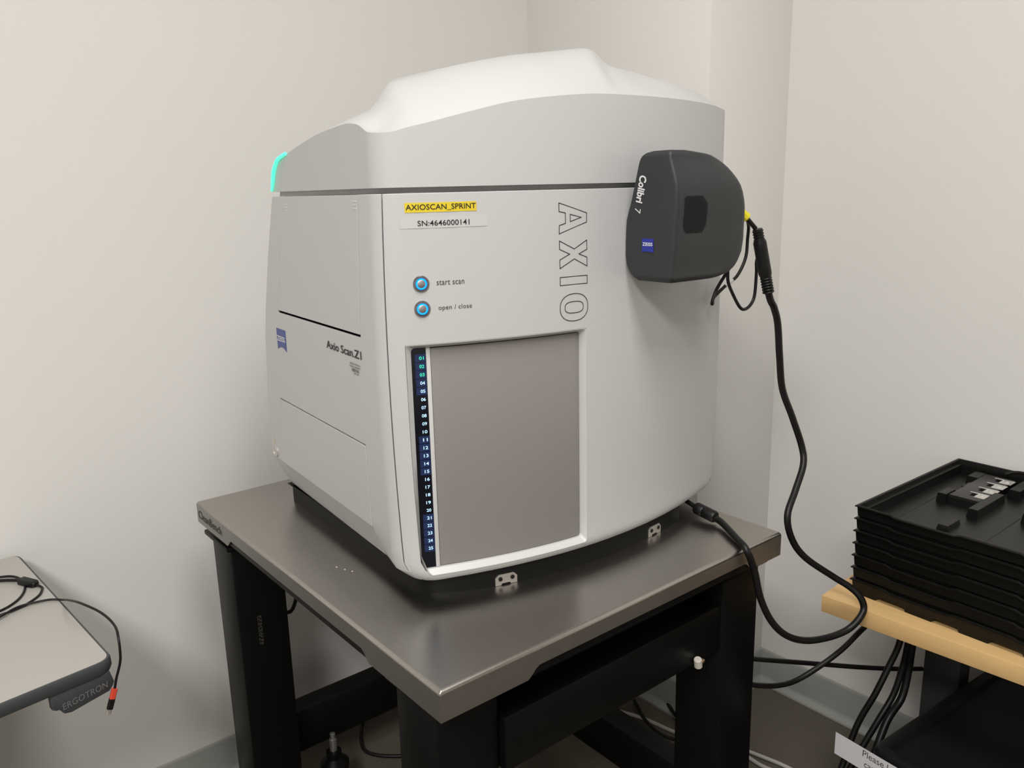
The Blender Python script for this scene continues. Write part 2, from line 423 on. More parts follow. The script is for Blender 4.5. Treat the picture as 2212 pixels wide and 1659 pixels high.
# --- back and liner
rows = []
for z in zs:
    v = vb(z); w_ = us(v)-inset(z); rows.append([(-w_+.001, v, z), (-w_*.5, v+.004, z), (0, v+.005, z), (w_*.5, v+.004, z), (w_-.001, v, z)])
local('back_panel', loft(rows, cap=False, closed=False), WHITE, scan, SP)
pts = lambda e, z: [(-us(.4)+inset(z)+e, vb(z)-e), (-us(.2)+inset(z)+e, .2)]+[(*corner(z, -1, t, e),) for t in (0, .33, .66, 1)]+[(u, arc(u)+finset(z)+e) for u in (-.3, -.2, -.1, 0, .1, .2, .3)]+[(*corner(z, 1, t, e),) for t in (1, .66, .33, 0)]+[(us(.2)-inset(z)-e, .2), (us(.4)-inset(z)-e, vb(z)-e)]
local('neck', loft([[(*p, z) for p in pts(.013, z)] for z in (.55, .64)]), WHITE, scan, SP)
bm = loft([[(*p, z) for p in pts(.0032, .036)] for z in (.0335, .0345)])
local('underside', bm, BLACKP, scan, SP)
# --- plinth
pp = [(-.318, .63), (-.319, .30), (-.320, .125), (-.3190, .110), (-.3150, .1000), (-.306, .0890), (-.290, .0775), (-.26, .0610), (-.222, .0460), (-.181, .0350), (-.14, .0255), (-.07, .0140), (0, .0105), (.07, .0150), (.13, .0235), (.18, .0325), (.216, .0410), (.221, .045), (.221, .63)]
pl_ = local('plinth', prism(pp, 0, .0345), BLACKP, scan, SP)
def foot_bracket(uc, o_, name='foot_bracket'):
    wd, h = .019, .0185
    o2 = [(-wd, 0), (-.009, 0), (-.008, .003), (.006, .003), (.008, 0), (wd, 0), (wd, h-.006), (wd-.006, h), (-wd+.006, h), (-wd, h-.005)]
    rings = [[FS(uc+a, .06, -off)[:2]+(b+.0005,) for a, b in o2] for off in (o_+.006, o_)]
    b_ = local(name, loft(rings), ALU, pl_, SP, label='bare metal foot bracket')
    for s in (-.0105, .0105):
        p = FS(uc+s, .06, -o_-.0001); n = Vector(FS(uc+s, .06, .0))-Vector(p)
        bm = lathe([(.0036, 0), (.0036, .0012), (.0026, .0012), (.0026, .0002), (.0001, .0002)], (p[0], p[1], .0115), n, 14)
        local('bracket_screw', bm, HOLE, b_, SP)
foot_bracket(-.203, .0150); foot_bracket(.131, .0122)
# --- door frame, display strip, divider, door
def frame_ring(u0, u1, z0, z1, off, rad, n=10, m_=5):
    P = []
    def arcq(cu, cz, a0):
        for k in range(m_+1):
            a = a0+math.pi/2*k/m_; P.append((cu+rad*math.cos(a), cz+rad*math.sin(a)))
    arcq(u1-rad, z1-rad, 0); 
    for k in range(1, n): P.append((u1-rad+(u0-u1+2*rad)*k/n, z1))
    arcq(u0+rad, z1-rad, math.pi/2)
    for k in range(1, n): P.append((u0, z1-rad+(z0-z1+2*rad)*k/n))
    arcq(u0+rad, z0+rad, math.pi)
    for k in range(1, n): P.append((u0+rad+(u1-u0-2*rad)*k/n, z0))
    arcq(u1-rad, z0+rad, math.pi*1.5)
    for k in range(1, n): P.append((u1, z0+rad+(z1-z0-2*rad)*k/n))
    return [FS(max(u, -fillet(z)[1]+.0005+(.0020 if off < -.005 else 0)), .1, off)[:2]+(z,) for u, z in P]
bm = loft([frame_ring(uo[0]-.0006, uo[1]+.0006, zo[0]-.0006, zo[1]+.0006, .0004, .005), frame_ring(uo[0]+.0004, uo[1]-.0004, zo[0]+.0004, zo[1]-.0004, .0002, .005),
           frame_ring(-.3380, -.0610, .0545, .4045, -.0085, .006), frame_ring(-.3376, -.0614, .0549, .4041, -.016, .006)], cap=False)
local('door_frame', bm, WGLOSS, scan, SP)
bk = loft([[FS(u, .1, -.0165)[:2]+(z,) for u in (-.344, -.3, -.25, -.2, -.15, -.1, -.058)] for z in (.05, .408)], cap=False, closed=False)
local('door_recess', bk, SLOT, scan, SP)
def curved_slab(u0, u1, z0, z1, o0, o1, n=10, b=0):
    us_ = [u0+(u1-u0)*k/n for k in range(n+1)]
    ring = lambda z: [FS(u, .1, o1)[:2]+(z,) for u in us_]+[FS(u, .1, o0)[:2]+(z,) for u in reversed(us_)]
    bm = loft([ring(z0), ring(z1)])
    return bevel(bm, b, 2, 40) if b else bm
disp = local('display_strip', curved_slab(-.3372, -.3168, .0553, .4037, -.016, -.0122, 3), SCREEN, scan, SP)
local('divider', curved_slab(-.3166, -.3106, .0551, .4039, -.016, -.0105, 2, .0007), WGLOSS, scan, SP)
door = local('door', curved_slab(-.3100, -.0625, .0556, .4025, -.016, -.0125, 16, .0006), GREYDOOR, scan, SP)
for k in range(25):
    zc = .3885-.01254*k
    on = (k % 10) < 5
    if on:
        bm = bmesh.new(); poly([(-.3325, zc-.0057), (-.3172, zc-.0057), (-.3172, zc+.0057), (-.3325, zc+.0057)], lambda u, z: FS(u, .1, -.0119)[:2]+(z,), bm)
        local('slot_tile', bm, TILEB, disp, SP, label='dim blue lit tile', smooth=False)
    bm = text_bm('%02d' % (k+1), lambda u, z: FS(u, .1, -.0116)[:2]+(z,), -.3266, zc-.0025, .0067, .0049, bold=.012)
    local('slot_number', bm, DIGG if k < 3 else DIGW, disp, SP, label='glowing green number' if k < 3 else 'glowing white number', smooth=False)
# --- push buttons with halo
for zc, wd in ((.4985, 'upper'), (.4625, 'lower')):
    p = Vector(FS(-.3205, zc, 0)); n = Vector(FS(-.3205, zc, 1))-p
    ring = local('push_button', lathe([(.0118, 0), (.0118, .0012), (.0108, .0024), (.0085, .0026), (.0080, .0018), (.0001, .0016)], p, n, 36), CHROME, scan, SP)
    local('led_ring', lathe([(.0079, .0015), (.0079, .0025), (.0059, .0025), (.0059, .0015)], p, n, 32), LEDB, ring, SP, label='glowing blue ring')
    local('button_cap', lathe([(.0058, .0012), (.0058, .0026), (.0050, .0030), (.0001, .0031)], p, n, 28), CAPM, ring, SP)
fF = lambda u, z: FS(u, z, .0005)
fF2 = lambda u, z: FS(u, z, .0010)
local('lettering', text_bm('start scan', fF, -.2992, .4955, .0392, .0066, spacing=1.05), GREYINK, fp, SP, smooth=False)
local('lettering', text_bm('open / close', fF, -.2982, .4597, .0482, .0066, spacing=1.05), GREYINK, fp, SP, smooth=False)
# --- stickers
yl = local('yellow_label', curved_slab(-.3375, -.2385, .5985, .6118, 0, .0004, 8), YELLOW, fp, SP)
local('label_text', text_bm('AXIOSCAN_SPRINT', fF2, -.3362, .6022, .0967, .0074, bold=.004), INK, yl, SP, smooth=False)
cl = local('serial_label', curved_slab(-.3445, -.2225, .5765, .5905, 0, .0004, 8), LABEL, fp, SP, label='clear tape strip with a black serial number')
local('label_text', text_bm('SN:4646000141', fF2, -.3215, .5798, .0720, .0074, bold=.004), INK, cl, SP, smooth=False)
# --- outlined vertical letters
LA = [(-.1065, .6056), (-.0551, .5893), (-.0551, .5754), (-.1063, .5597), (-.1061, .5721), (-.0947, .5751), (-.095, .5904), (-.1063, .5929)]
LA2 = [(-.0862, .5881), (-.0655, .5829), (-.086, .5773)]
LX = [(-.1061, .5492), (-.079, .5357), (-.0551, .548), (-.0547, .5339), (-.0702, .5277), (-.0547, .5217), (-.0545, .5081), (-.079, .5206), (-.1056, .5073), (-.1059, .5204), (-.0877, .5283), (-.106, .5365)]
LI = [(-.1056, .4937), (-.0545, .4937), (-.0545, .4813), (-.1056, .4813)]
def sup(cu, cz, ru, rz, n=44, e=2.3):
    out = []
    for k in range(n):
        a = 2*math.pi*k/n; c, s = math.cos(a), math.sin(a)
        out.append((cu+ru*math.copysign(abs(c)**(2/e), c), cz+rz*math.copysign(abs(s)**(2/e), s)))
    return out
for parts in ((LA, LA2), (LX,), (LI,), (sup(-.0797, .4457, .0264, .0213), sup(-.0797, .4459, .0174, .0089, e=2.8))):
    bm = bmesh.new()
    for q in parts: stroke(q, fF, .0011, bm)
    local('outlined_letter', bm, INK, fp, SP, smooth=False)
# --- left side lettering, badge, asset sticker, side button
fS = lambda a, b: LS(-a, b, .0010)
local('lettering', text_bm('Axio Scan.Z1', fS, -.2945, .3805, .1370, .0128, bold=.014), INK, sl, SP, smooth=False)
def badge_pts(a0, a1, z0, z1, dip, n=8):
    return [(a0, z1), (a0, z0)]+[(a0+(a1-a0)*k/n, z0+dip*math.sin(math.pi*k/n)) for k in range(1, n)]+[(a1, z0), (a1, z1)]
def badge(fm, a0, a1, z0, z1, dip, m_, parent, h0, h1, back):
    P_ = badge_pts(a0, a1, z0, z1, dip)
    bm = loft([[fm(a, b, back) for a, b in P_], [fm(a, b, .0008) for a, b in P_]])
    bd = local('maker_badge', bm, m_, parent, SP, label='blue badge with white wording')
    local('badge_text', text_bm('ZEISS', lambda a, b: fm(a, b, .0012), a0+(a1-a0)*.05, h0, (a1-a0)*.9, h1-h0, bold=.02), PRINTW, bd, SP, smooth=False)
    return bd
badge(lambda a, b, o: LS(-a, b, o), -.5415, -.4945, .3435, .3835, .006, BLUE, sl, .3605, .3705, 0)
st = bmesh.new()
for k, (s_, v0, wdt, zb, hh) in enumerate((('OREGON HEALTH &', .2034, .0385, .3680, .0028), ('SCIENCE UNIVERSITY', .2045, .0400, .3635, .0028), ('104 104', .1895, .0170, .3530, .0030))):
    text_bm(s_, fS, -v0, zb, wdt, hh, bold=.01, bm=st)
x = .1965
while x > .170:
    wd = random.choice((.0005, .0009, .0013)); poly([(-x, .3570), (-x+wd, .3570), (-x+wd, .3622), (-x, .3622)], fS, st); x -= wd+random.choice((.0006, .0010))
local('asset_sticker', st, DKGREY, sl, SP, label='small grey printed asset sticker with a barcode', smooth=False)
p = Vector(LS(.622, .118)); sb = local('power_button', lathe([(.0115, 0), (.0115, .002), (.0095, .003), (.0090, .0022), (.0001, .0022)], p, (-1, 0, 0), 24), ALU, sl, SP)
local('lettering', text_bm('2', fS, -.629, .136, .007, .0095), YTAPE, sl, SP, smooth=False)
# --- lid: height field over the plan, with its own walls
ZC = [(-.369, .7060), (-.355, .7085), (-.346, .710), (-.316, .716), (-.253, .732), (-.185, .748), (-.11, .758), (-.033, .764), (.078, .7655), (.2, .7655), (.3, .7630), (.369, .757)]
ZL = [(.06, .706), (.09, .707), (.104, .709), (.118, .7155), (.134, .7210), (.16, .7245), (.19, .7245), (.28, .7177), (.35, .708), (.416, .6966), (.463, .687), (.487, .6686), (.503, .642), (.515, .636)]
ZRR = [(.06, .757), (.12, .756), (.2, .744), (.28, .728), (.35, .712), (.416, .6966), (.463, .687), (.487, .6686), (.503, .642), (.515, .636)]
TT = [(-.36, .75), (-.305, .780), (-.2895, .7854), (-.2623, .7937), (-.2451, .7974), (-.2043, .8092), (-.1722, .817), (-.0989, .8313), (-.0484, .8384), (0, .8445), (.0395, .8497), (.0634, .8522), (.074, .8520), (.083, .850), (.092, .8455), (.104, .8375), (.12, .8305), (.16, .824), (.20, .815), (.25, .808), (.29, .801), (.31, .793), (.33, .781), (.35, .770), (.369, .760)]
def lid_h(u, v, vf):
    zc = spl(ZC, u); d = max(0, v-vf)
    DD = .135-.055*sstep(.1, .33, u); x = min(1, d/DD); f = 1-(1-x)**1.9
    H = zc+(spl(TT, u+.95*max(0, DD-d)*sstep(-.06, .04, u)*(1-sstep(.10, .22, u)))-zc)*f+.015*max(0, d-DD)
    H = .64+(H-.64)*(1-sstep(.36, .51, v)**1.3)
    SL = spl(ZL, v)+.42*(u+.369)*(1-sstep(.40, .5, v))*sstep(0, .07, d); SR = spl(ZRR, v)+.15*(.369-u)*(1-sstep(.40, .5, v))
    ut = -.283+(.62*(v-.19) if v > .19 else .35*(v-.19)); h = SL+(H-SL)*min(1, max(0, (u-ut+.043)/.039))**1.5
    return h+(SR-h)*sstep(.34, .369, u)*sstep(.0, .05, d)
zl0, INS = .633, .65
cols = [(*corner(INS, -1, t),) for t in (0, .12, .25, .4, .55, .7, .85)]+[(u, arc(u)) for u in [-.345+.69*k/69 for k in range(70)]]+[(*corner(INS, 1, t),) for t in (.85, .7, .55, .4, .25, .12, 0)]
NR = 56; bm = bmesh.new(); G = []
for u, v0 in cols:
    line = []
    for j in range(NR+1):
        t = j/NR; v = v0+(.513-v0)*(t**1.25); k = us(v)/us(.1)
        line.append(bm.verts.new((u*k, v, lid_h(u, v, v0))))
    G.append(line)
for i in range(len(cols)-1):
    for j in range(NR): bm.faces.new((G[i][j], G[i+1][j], G[i+1][j+1], G[i][j+1]))
per = [g[0] for g in G]+G[-1][1:]+[g[-1] for g in reversed(G[:-1])]+list(reversed(G[0][1:-1]))
mids = [[bm.verts.new((v.co.x, v.co.y, zl0+(v.co.z-zl0)*(1-f))) for v in per] for f in (.12, .3, .6)]
low = [bm.verts.new((v.co.x*1.0, v.co.y, zl0)) for v in per]
inn = [bm.verts.new((v.co.x*.95, v.co.y+(.015 if v.co.y < .3 else -.015), zl0)) for v in per]
n = len(per); ring_e = []
for i in range(n):
    chain = [per]+mids+[low]
    for A_, B_ in zip(chain, chain[1:]): bm.faces.new((B_[i], B_[(i+1) % n], A_[(i+1) % n], A_[i]))
    bm.faces.new((inn[i], inn[(i+1) % n], low[(i+1) % n], low[i]))
bm.edges.ensure_lookup_table(); pset = set(per)
es = [e for e in bm.edges if e.verts[0] in pset and e.verts[1] in pset and len(e.link_faces) == 2 and e.calc_face_angle(0) > .3]
bmesh.ops.bevel(bm, geom=es, offset=.0035, segments=3, profile=.5, affect='EDGES', clamp_overlap=True)
lid = local('lid', bm, WHITE, scan, SP, angle=32)
gp = [(-.3535-.0015, .5065, .6345), (-.3535-.0015, .499, .650), (-.3535-.0015, .4905, .667), (-.3545-.001, .478, .679), (-.3555-.001, .463, .6875), (-.3565, .445, .692), (-.357, .425, .6955)]
gl = local('status_light', tube(gp, lambda t: .0042*(.5+.5*min(1, t*3))*(1-.3*t), 6, 10), LEDG, lid, SP, label='glowing green status light')

# ------------------------------------------------------------------ dark light source module on the front
CO = ORI+Vector((.11, -.06, .48))
lamp = thing('light_source_module', 'dark grey rounded light source module mounted on the front of the white scanner', 'light source', CO, TH)
UL = .0265
RTB = [(.4804, .130), (.4819, .1454), (.4907, .1729), (.5006, .1865), (.5201, .1958), (.5561, .1963), (.594, .1928), (.6222, .1825), (.6433, .1672), (.6588, .1497), (.6707, .1251), (.674, .1091), (.6785, .07)]
VFT = [(.480, -.0985), (.5056, -.0999), (.531, -.1035), (.5642, -.1051), (.589, -.1074), (.6135, -.1080), (.63, -.1068), (.6509, -.1000), (.6688, -.0940), (.679, -.0940)]
VBT = [(.4804, -.026), (.4834, -.0223), (.4948, -.0096), (.5053, -.0032), (.5178, -.0006), (.5658, -.0016), (.5796, -.0035), (.6006, -.0112), (.6248, -.0183), (.6433, -.0234), (.6652, -.0301), (.6732, -.0369), (.6783, -.0486), (.6786, -.060)]
rings = []
zz = [.4806, .4815, .4828, .485, .488, .4909, .497, .5056, .52, .54, .557, .575, .59, .603, .615, .6251, .635, .645, .6525, .6595, .664, .668, .671, .6734, .676, .6785]
for z in zz:
    ur, vf_, vbk = spl(RTB, z), spl(VFT, z), min(spl(VBT, z), .0000)
    e = .004*max(0, 1-(z-.4806)/.006)+.004*max(0, 1-(.6785-z)/.006)
    L = UL+e; F = vf_+e; c = .0035
    ring = [(L, vbk-.001, z), (L, vbk-(vbk-F)*.35, z), (L, vbk-(vbk-F)*.7, z), (L, F+c*2, z), (L+c*.25, F+c*.8, z), (L+c, F+c*.15, z), (L+c*2.4, F, z)]
    for k in range(1, 5): ring.append((L+.01+(ur-.012-L-.01)*k/4, F, z))
    ring += [(ur-.004, F+.002, z), (ur, F+.010, z), (ur, (F+vbk)/2, z), (ur, vbk-.001, z), ((ur+L)/2, vbk, z)]
    rings.append(ring)
hs = local('housing', loft(rings), ANTH, lamp, SP, angle=50)
VFn = lambda z: spl(VFT, z)-.0007
# vent: slanted slots inside a clipped rectangle
octo = [(.0525, .608), (.057, .6125), (.0945, .6125), (.1065, .600), (.1065, .566), (.097, .5555), (.060, .5555), (.0525, .5655)][::-1]
octo = [(a-.010, b-.001) for a, b in octo]
def clip_line(p, d, P_):
    t0, t1 = -1e9, 1e9; nP = len(P_)
    for i in range(nP):
        a, b = Vector(P_[i]), Vector(P_[(i+1) % nP]); e = b-a; nn = Vector((e.y, -e.x)); den = nn.dot(d); num = nn.dot(a-p)
        if abs(den) < 1e-9:
            if num < 0: return None
            continue
        t = num/den
        if den > 0: t1 = min(t1, t)
        else: t0 = max(t0, t)
    return (t0, t1) if t1 > t0 else None
bm = bmesh.new(); d = Vector((.62, .78)).normalized(); nn = Vector((d.y, -d.x))
for k in range(-22, 23):
    p = Vector((.0695, .583))+nn*k*.00232; r = clip_line(p, d, octo)
    if not r or r[1]-r[0] < .003: continue
    a, b = p+d*(r[0]+.0006), p+d*(r[1]-.0006); h = nn*.00045
    L_ = [(bm.verts.new((q.x, VFn(q.y), q.y)), bm.verts.new((w_.x, VFn(w_.y), w_.y))) for q, w_ in ((a+(b-a)*t/8-h, a+(b-a)*t/8+h) for t in range(9))]
    for (p0_, q0_), (p1_, q1_) in zip(L_, L_[1:]): bm.faces.new((p0_, q0_, q1_, p1_))
local('vent_grille', bm, SLOT, lamp, SP, smooth=False)
# lettering runs down the left face, tilted with its rear edge
def fC(a, b):
    # a = distance along reading direction (downwards), b = letter height direction (towards the front edge)
    dz = Vector((.2005, -.9797)); dv = Vector((-.9797, -.2005)); q = Vector((-.0324, .6442))+dz*a+dv*b
    return (UL-.0006, q.x, q.y)
hl = local('lettering', text_bm('Colibri', fC, 0, 0, .0420, .0146, bold=.03), PRINTW, hs, SP, smooth=False)
local('lettering', text_bm('7', fC, .0510, .000, .0070, .0125), PRINTW, hs, SP, smooth=False)
badge(lambda a, b, o: (UL-o, -a, b), +.0380, .0620, .5262, .5472, .0012, BLUEL, hs, .5362, .5412, -.001)

# ------------------------------------------------------------------ cables
def cable(name, pts, r, label, m_=CABLE, cat='cable', group=None, seg=14):
    P = [Vector(p) for p in pts]; c = P[0].copy()
    o = obj(name, tube(P, r, 8, seg), m_); rebase(o, c); tag(o, label, cat, group); return o
PW = [(.7352, .06, 1.3475), (.7603, .05, 1.2399), (.7796, .05, 1.2107), (.7937, .05, 1.1797), (.8047, .05, 1.1183), (.8191, .05, 1.0546), (.8405, .04, .9988), (.8633, .03, .9368), (.8552, .02, .9039), (.8167, .01, .8651), (.7787, 0, .8276), (.7890, -.006, .7800), (.8152, -.02, .7398), (.8661, -.05, .6952), (.8881, -.072, .6749), (.8967, -.09, .6577), (.8986, -.098, .6361), (.8821, -.098, .6198), (.8607, -.088, .6014), (.8205, -.074, .5953), (.7644, -.06, .6043), (.7182, -.047, .6278), (.687, -.035, .6639), (.6671, -.024, .712), (.6571, -.016, .7645), (.6427, -.0075, .8050), (.6625, .028, .8095), (.6949, .0829, .812), (.7000, .1050, .8145)]
pw = thing('power_cable', 'thick black cable looping from the dark module past the bench edge to the scanner base', 'cable', PW[-1])
obj('cord', tube(PW, .0064, 8, 12), CABLE, pw)
a, b = Vector(PW[0]), Vector(PW[1]); d_ = (b-a).normalized()
def plug_r(t): return .0085 if t < .2 else (.0115 if t < .72 else .0098-.012*(t-.72))
plg = obj('plug', tube([a+d_*(-.004+k*.008) for k in range(15)], plug_r, 1, 16, smooth=False), CABLE, pw)
bm = bmesh.new()
for k in range(7): lathe([(.0096, 0), (.0104, .001), (.0104, .0024), (.0096, .0032)], a+d_*(.078+k*.005), d_, 14, bm)
obj('grip_ribs', bm, CABLE, plg); bm = bmesh.new()
for k in range(4): lathe([(.0082, 0), (.0096, .001), (.0096, .0024), (.0082, .0032)], a+d_*(-.002+k*.005), d_, 14, bm)
obj('grip_ribs', bm, CABLE, plg)
f0, f1 = Vector((.6995, .1020, .8160)), Vector((.7010, .1500, .8215)); fd = (f1-f0).normalized()
obj('ferrite_core', lathe([(.005, -.002), (.010, 0), (.0118, .003), (.0118, .026), (.0105, .028), (.0118, .030), (.0118, .045), (.009, .049), (.005, .051)], f0, fd, 16), CABLE, pw)
obj('cord_end', tube([f1-fd*.004, f1+fd*.008+Vector((0, 0, .002)), f1+fd*.025+Vector((0, 0, .004))], .0045, 4, 10), CABLE, pw)
SC = [(.700, .150, 1.39), (.7352, .075, 1.3560), (.7360, .063, 1.3490)]
cable('power_cable', [(.652, .083, 1.417), (.700, .08, 1.390), (.7330, .063, 1.352)], .004, 'short black lead with yellow tape entering the back of the dark module')
yt = obj('yellow_tape', lathe([(.006, 0), (.0078, .003), (.0078, .018), (.0095, .030), (.006, .033)], (.697, .0815, 1.392), (.033, -.0165, -.036), 10), YTAPE)
yt2 = bpy.data.objects[[o.name for o in COL.objects if o.get('label', '').startswith('short black lead')][0]]
yt.data.transform(Matrix.Translation(-yt2.location)); yt.parent = yt2; yt['label'] = 'yellow tape wrap'
sg = [(.650, .092, 1.358), (.690, .105, 1.366), (.790, .13, 1.368), (.8345, .15, 1.353), (.8480, .16, 1.325), (.8440, .16, 1.290), (.8200, .16, 1.258), (.7882, .16, 1.2436), (.7500, .16, 1.2230), (.7341, .150, 1.2145), (.7300, .148, 1.2170), (.7450, .15, 1.240), (.7600, .13, 1.285)]
scb = cable('signal_cable', sg, .0031, 'thin black cable with a white tag, crossing behind the dark module')
wt = obj('cable_tag', tube([(.805, .16, 1.2505), (.7950, .16, 1.2465), (.7830, .16, 1.2412)], .0036, 3, 10), WTAG)
wt.data.transform(Matrix.Translation(-scb.location)); wt.parent = scb; wt['label'] = 'white cable tag'
cable('signal_cable', [(.650, .100, 1.311), (.690, .115, 1.306), (.745, .13, 1.285), (.7650, .14, 1.2520), (.7836, .14, 1.2238), (.805, .14, 1.2000), (.8214, .14, 1.1953), (.8390, .14, 1.2030), (.8495, .14, 1.2200), (.8523, .14, 1.2615), (.8440, .135, 1.285), (.825, .115, 1.308), (.795, .092, 1.318)], .0031, 'thin black cable hanging in a narrow loop below the dark module plug')
# behind and under the desks
cable('floor_cable', [(.770, .06, .510), (.8, .0535, .4985), (.95, .0339, .4377), (1.05, -.0164, .4113), (1.15, -.0498, .381), (1.235, -.0740, .3570)], .0050, 'black cable running level from the bench leg to the dark desk column')
cable('floor_cable', [(.770, .063, .452), (.8, .0559, .4389), (.85, .0452, .4226), (.9, .034, .4184), (.95, .0126, .4401), (1.0, -.0087, .4707), (1.05, -.0221, .5026), (1.1, -.04, .535)], .0056, 'black cable sagging from under the wooden desk back behind the bench leg')
cable('desk_cable', [(1.11, -.083, .54), (1.1, -.0793, .4736), (1.08, -.0713, .4257), (1.05, -.0612, .3676), (1.02, -.0417, .293), (.97, -.0324, .180), (.90, -.02, .07), (.83, .02, .008)], .0066, 'leftmost of the black cables dropping from the wooden desk', group=None)
cable('desk_cable', [(1.125, -.090, .54), (1.12, -.088, .4652), (1.12, -.0823, .4143), (1.1, -.0772, .3536), (1.06, -.0664, .2988), (1.0, -.044, .200), (.92, -.0296, .08), (.85, -.02, .008)], .0066, 'middle of the black cables dropping from the wooden desk')
cable('desk_cable', [(1.135, -.098, .54), (1.125, -.0958, .4665), (1.125, -.0928, .4082), (1.105, -.0926, .3502), (1.06, -.0859, .3092), (1.0, -.0843, .220), (.94, -.0702, .10), (.88, -.06, .008)], .0078, 'rightmost of the black cables dropping from the wooden desk')
cable('network_cable', [(.93, .70, .006), (.9795, .6171, .006), (1.0094, .5412, .006), (1.0309, .438, .006), (1.0857, .3447, .006), (1.1146, .2517, .006), (1.1308, .1662, .006), (1.12, .08, .006), (1.03, .01, .006), (.93, -.06, .006)], .0050, 'white cable on the floor passing behind the front bench leg', CABLEW)
cable('network_cable', [(1.1741, .70, .006), (1.1541, .6173, .006), (1.1381, .5267, .006), (1.1012, .3563, .006), (1.0866, .2392, .006), (1.0931, .1769, .006), (1.07, .10, .006), (.99, .03, .006), (.88, -.03, .006)], .0050, 'white cable on the floor nearest the right wall baseboard', CABLEW)
cable('floor_cable', [(1.0387, .6109, .016), (.9942, .5276, .016), (.9822, .46, .016), (1.0013, .4058, .016), (1.04, .33, .017)], .0048, 'black cable curling on the floor beneath the bench over the white cables')
cable('floor_cable', [(1.151, .62, .018), (1.1005, .5453, .018), (1.0538, .4491, .018), (1.03, .36, .018)], .0048, 'black cable on the floor seen below the upper bench rail')
cable('floor_cable', [(.4167, 1.0321, .05), (.3679, .9701, .012), (.363, .9126, .008), (.4222, .8491, .008), (.52, .80, .008)], .0045, 'black cable curving over the floor behind the rear bench rail')
cable('floor_cable', [(.20, .89, .545), (.1774, .87, .5172), (.1695, .87, .505), (.1603, .87, .5025), (.1295, .875, .508)], .0045, 'short black hose end hooked behind the far left bench leg')

# ------------------------------------------------------------------ left desk
ZD = .725
LDc = Vector((-.272, .515, ZD)); LDb = Vector((-.316, 1.071, ZD))
eR = (LDb-LDc).normalized(); eF = Vector((-.162, -.024, 0)).normalized()
def desk_outline(off, rad=.022):
    A = LDc+eF*-off-eR*off; B = LDb-eF*off+eR*off*.0
    dl = .9
    P = []
    def arc3(c, da, db, r):
        # rounded corner at c between incoming direction da and outgoing db
        p0, p1 = c-da*r, c+db*r
        for k in range(7):
            t = k/6; P.append((p0*(1-t)**2+c*2*t*(1-t)+p1*t*t).to_2d())
    P.append((A+eF*dl).to_2d()); arc3(A, -eF, eR, rad); arc3(B, eR, eF, rad); P.append((B+eF*dl).to_2d())
    return P
ldesk = thing('height_adjustable_desk', 'grey laminate desk with dark edge band against the left wall', 'desk', (-.6, .8, 0))
dt = obj('desk_top', prism([tuple(p) for p in desk_outline(-.0045)], ZD-.006, ZD), LAMIN, ldesk)
def ring(o, z): return [(*p, z) for p in desk_outline(o, .024)]
obj('edge_band', loft([ring(-.008, ZD-.0225), ring(-.002, ZD-.0215), ring(.0005, ZD-.014), ring(.0, ZD-.003), ring(-.0015, ZD-.0002), ring(-.0043, ZD-.0002), ring(-.0043, ZD-.004)]), EDGEB, ldesk)
# lever paddle with wording below the front edge
pF = lambda a, b, o: LDc+eF*(-a)+Vector((0, 0, b))+Vector((-eF.y, eF.x, 0))*o   # a to the right along the front edge (0 = corner), b up from the top
padl = [(-.096, -.020), (-.096, -.046), (-.090, -.050), (-.086, -.050), (-.080, -.060), (-.070, -.0625), (-.012, -.0545), (-.006, -.048), (-.003, -.042), (-.008, -.020)]
sgn = 1 if Vector((-eF.y, eF.x, 0)).y < 0 else -1
bm = loft([[pF(a, b, sgn*-.004) for a, b in padl], [pF(a, b, sgn*-.016) for a, b in padl]])
bevel(bm, .002, 2, 40)
pad = obj('lever_paddle', bm, EDGEB, ldesk)
bm = text_bm('ERGOTRON', lambda a, b: pF(a, b+ (a+.08)*.10, sgn*-.0033), -.081, -.0525, .067, .0105, spacing=1.02)
obj('lettering', bm, RAISED, pad, smooth=False, label='grey raised wording')
obj('desk_column', box((-.75, .78, .03), (-.66, .88, ZD-.02), .004), EDGEB, ldesk)
obj('desk_foot', box((-.76, .50, 0), (-.65, 1.05, .035), .006), EDGEB, ldesk)
zc = ZD+.0022
cable('usb_cable', [(-.46, .88, zc), (-.40, .975, zc), (-.3635, .9677, zc), (-.3426, .9515, zc), (-.3334, .9211, zc), (-.3339, .8897, zc), (-.3441, .8548, zc), (-.3616, .8282, zc), (-.3856, .8113, zc), (-.43, .80, zc)], .0022, 'thin black cable coil lying on the grey desk')
ad = thing('adapter_lead', 'black inline adapter block with its lead on the grey desk', 'adapter', (-.32, .89, ZD))
q0, q1 = Vector((-.3370, .9150, ZD+.006)), Vector((-.3170, .8750, ZD+.006))
dd = (q1-q0).normalized(); pr = Vector((dd.y, -dd.x, 0))
bm = bmesh.new(); R = []
for t, s in ((0, .6), (.06, 1), (.85, 1), (.94, .8), (1, .5)):
    c = q0+(q1-q0)*t; R.append([c+pr*x*s+Vector((0, 0, z*s)) for x, z in ((-.0085, -.004), (-.006, -.006), (.006, -.006), (.0085, -.004), (.0085, .004), (.006, .006), (-.006, .006), (-.0085, .004))])
obj('adapter_block', loft(R), CABLE, ad)
obj('adapter_cord', tube([(-.47, .985, zc), (-.42, .965, zc+.002), (-.3664, .9420, zc+.003), (-.3370, .9150, zc+.004)], .003, 6, 14), CABLE, ad)
obj('adapter_cord', tube([(-.3170, .8750, zc+.003), (-.3112, .8630, zc+.001), (-.3116, .8548, zc), (-.3217, .8299, zc), (-.3443, .8082, zc), (-.367, .7925, zc+.002), (-.3891, .7861, zc+.003), (-.43, .78, zc)], .0022, 6, 14), CABLE, ad)
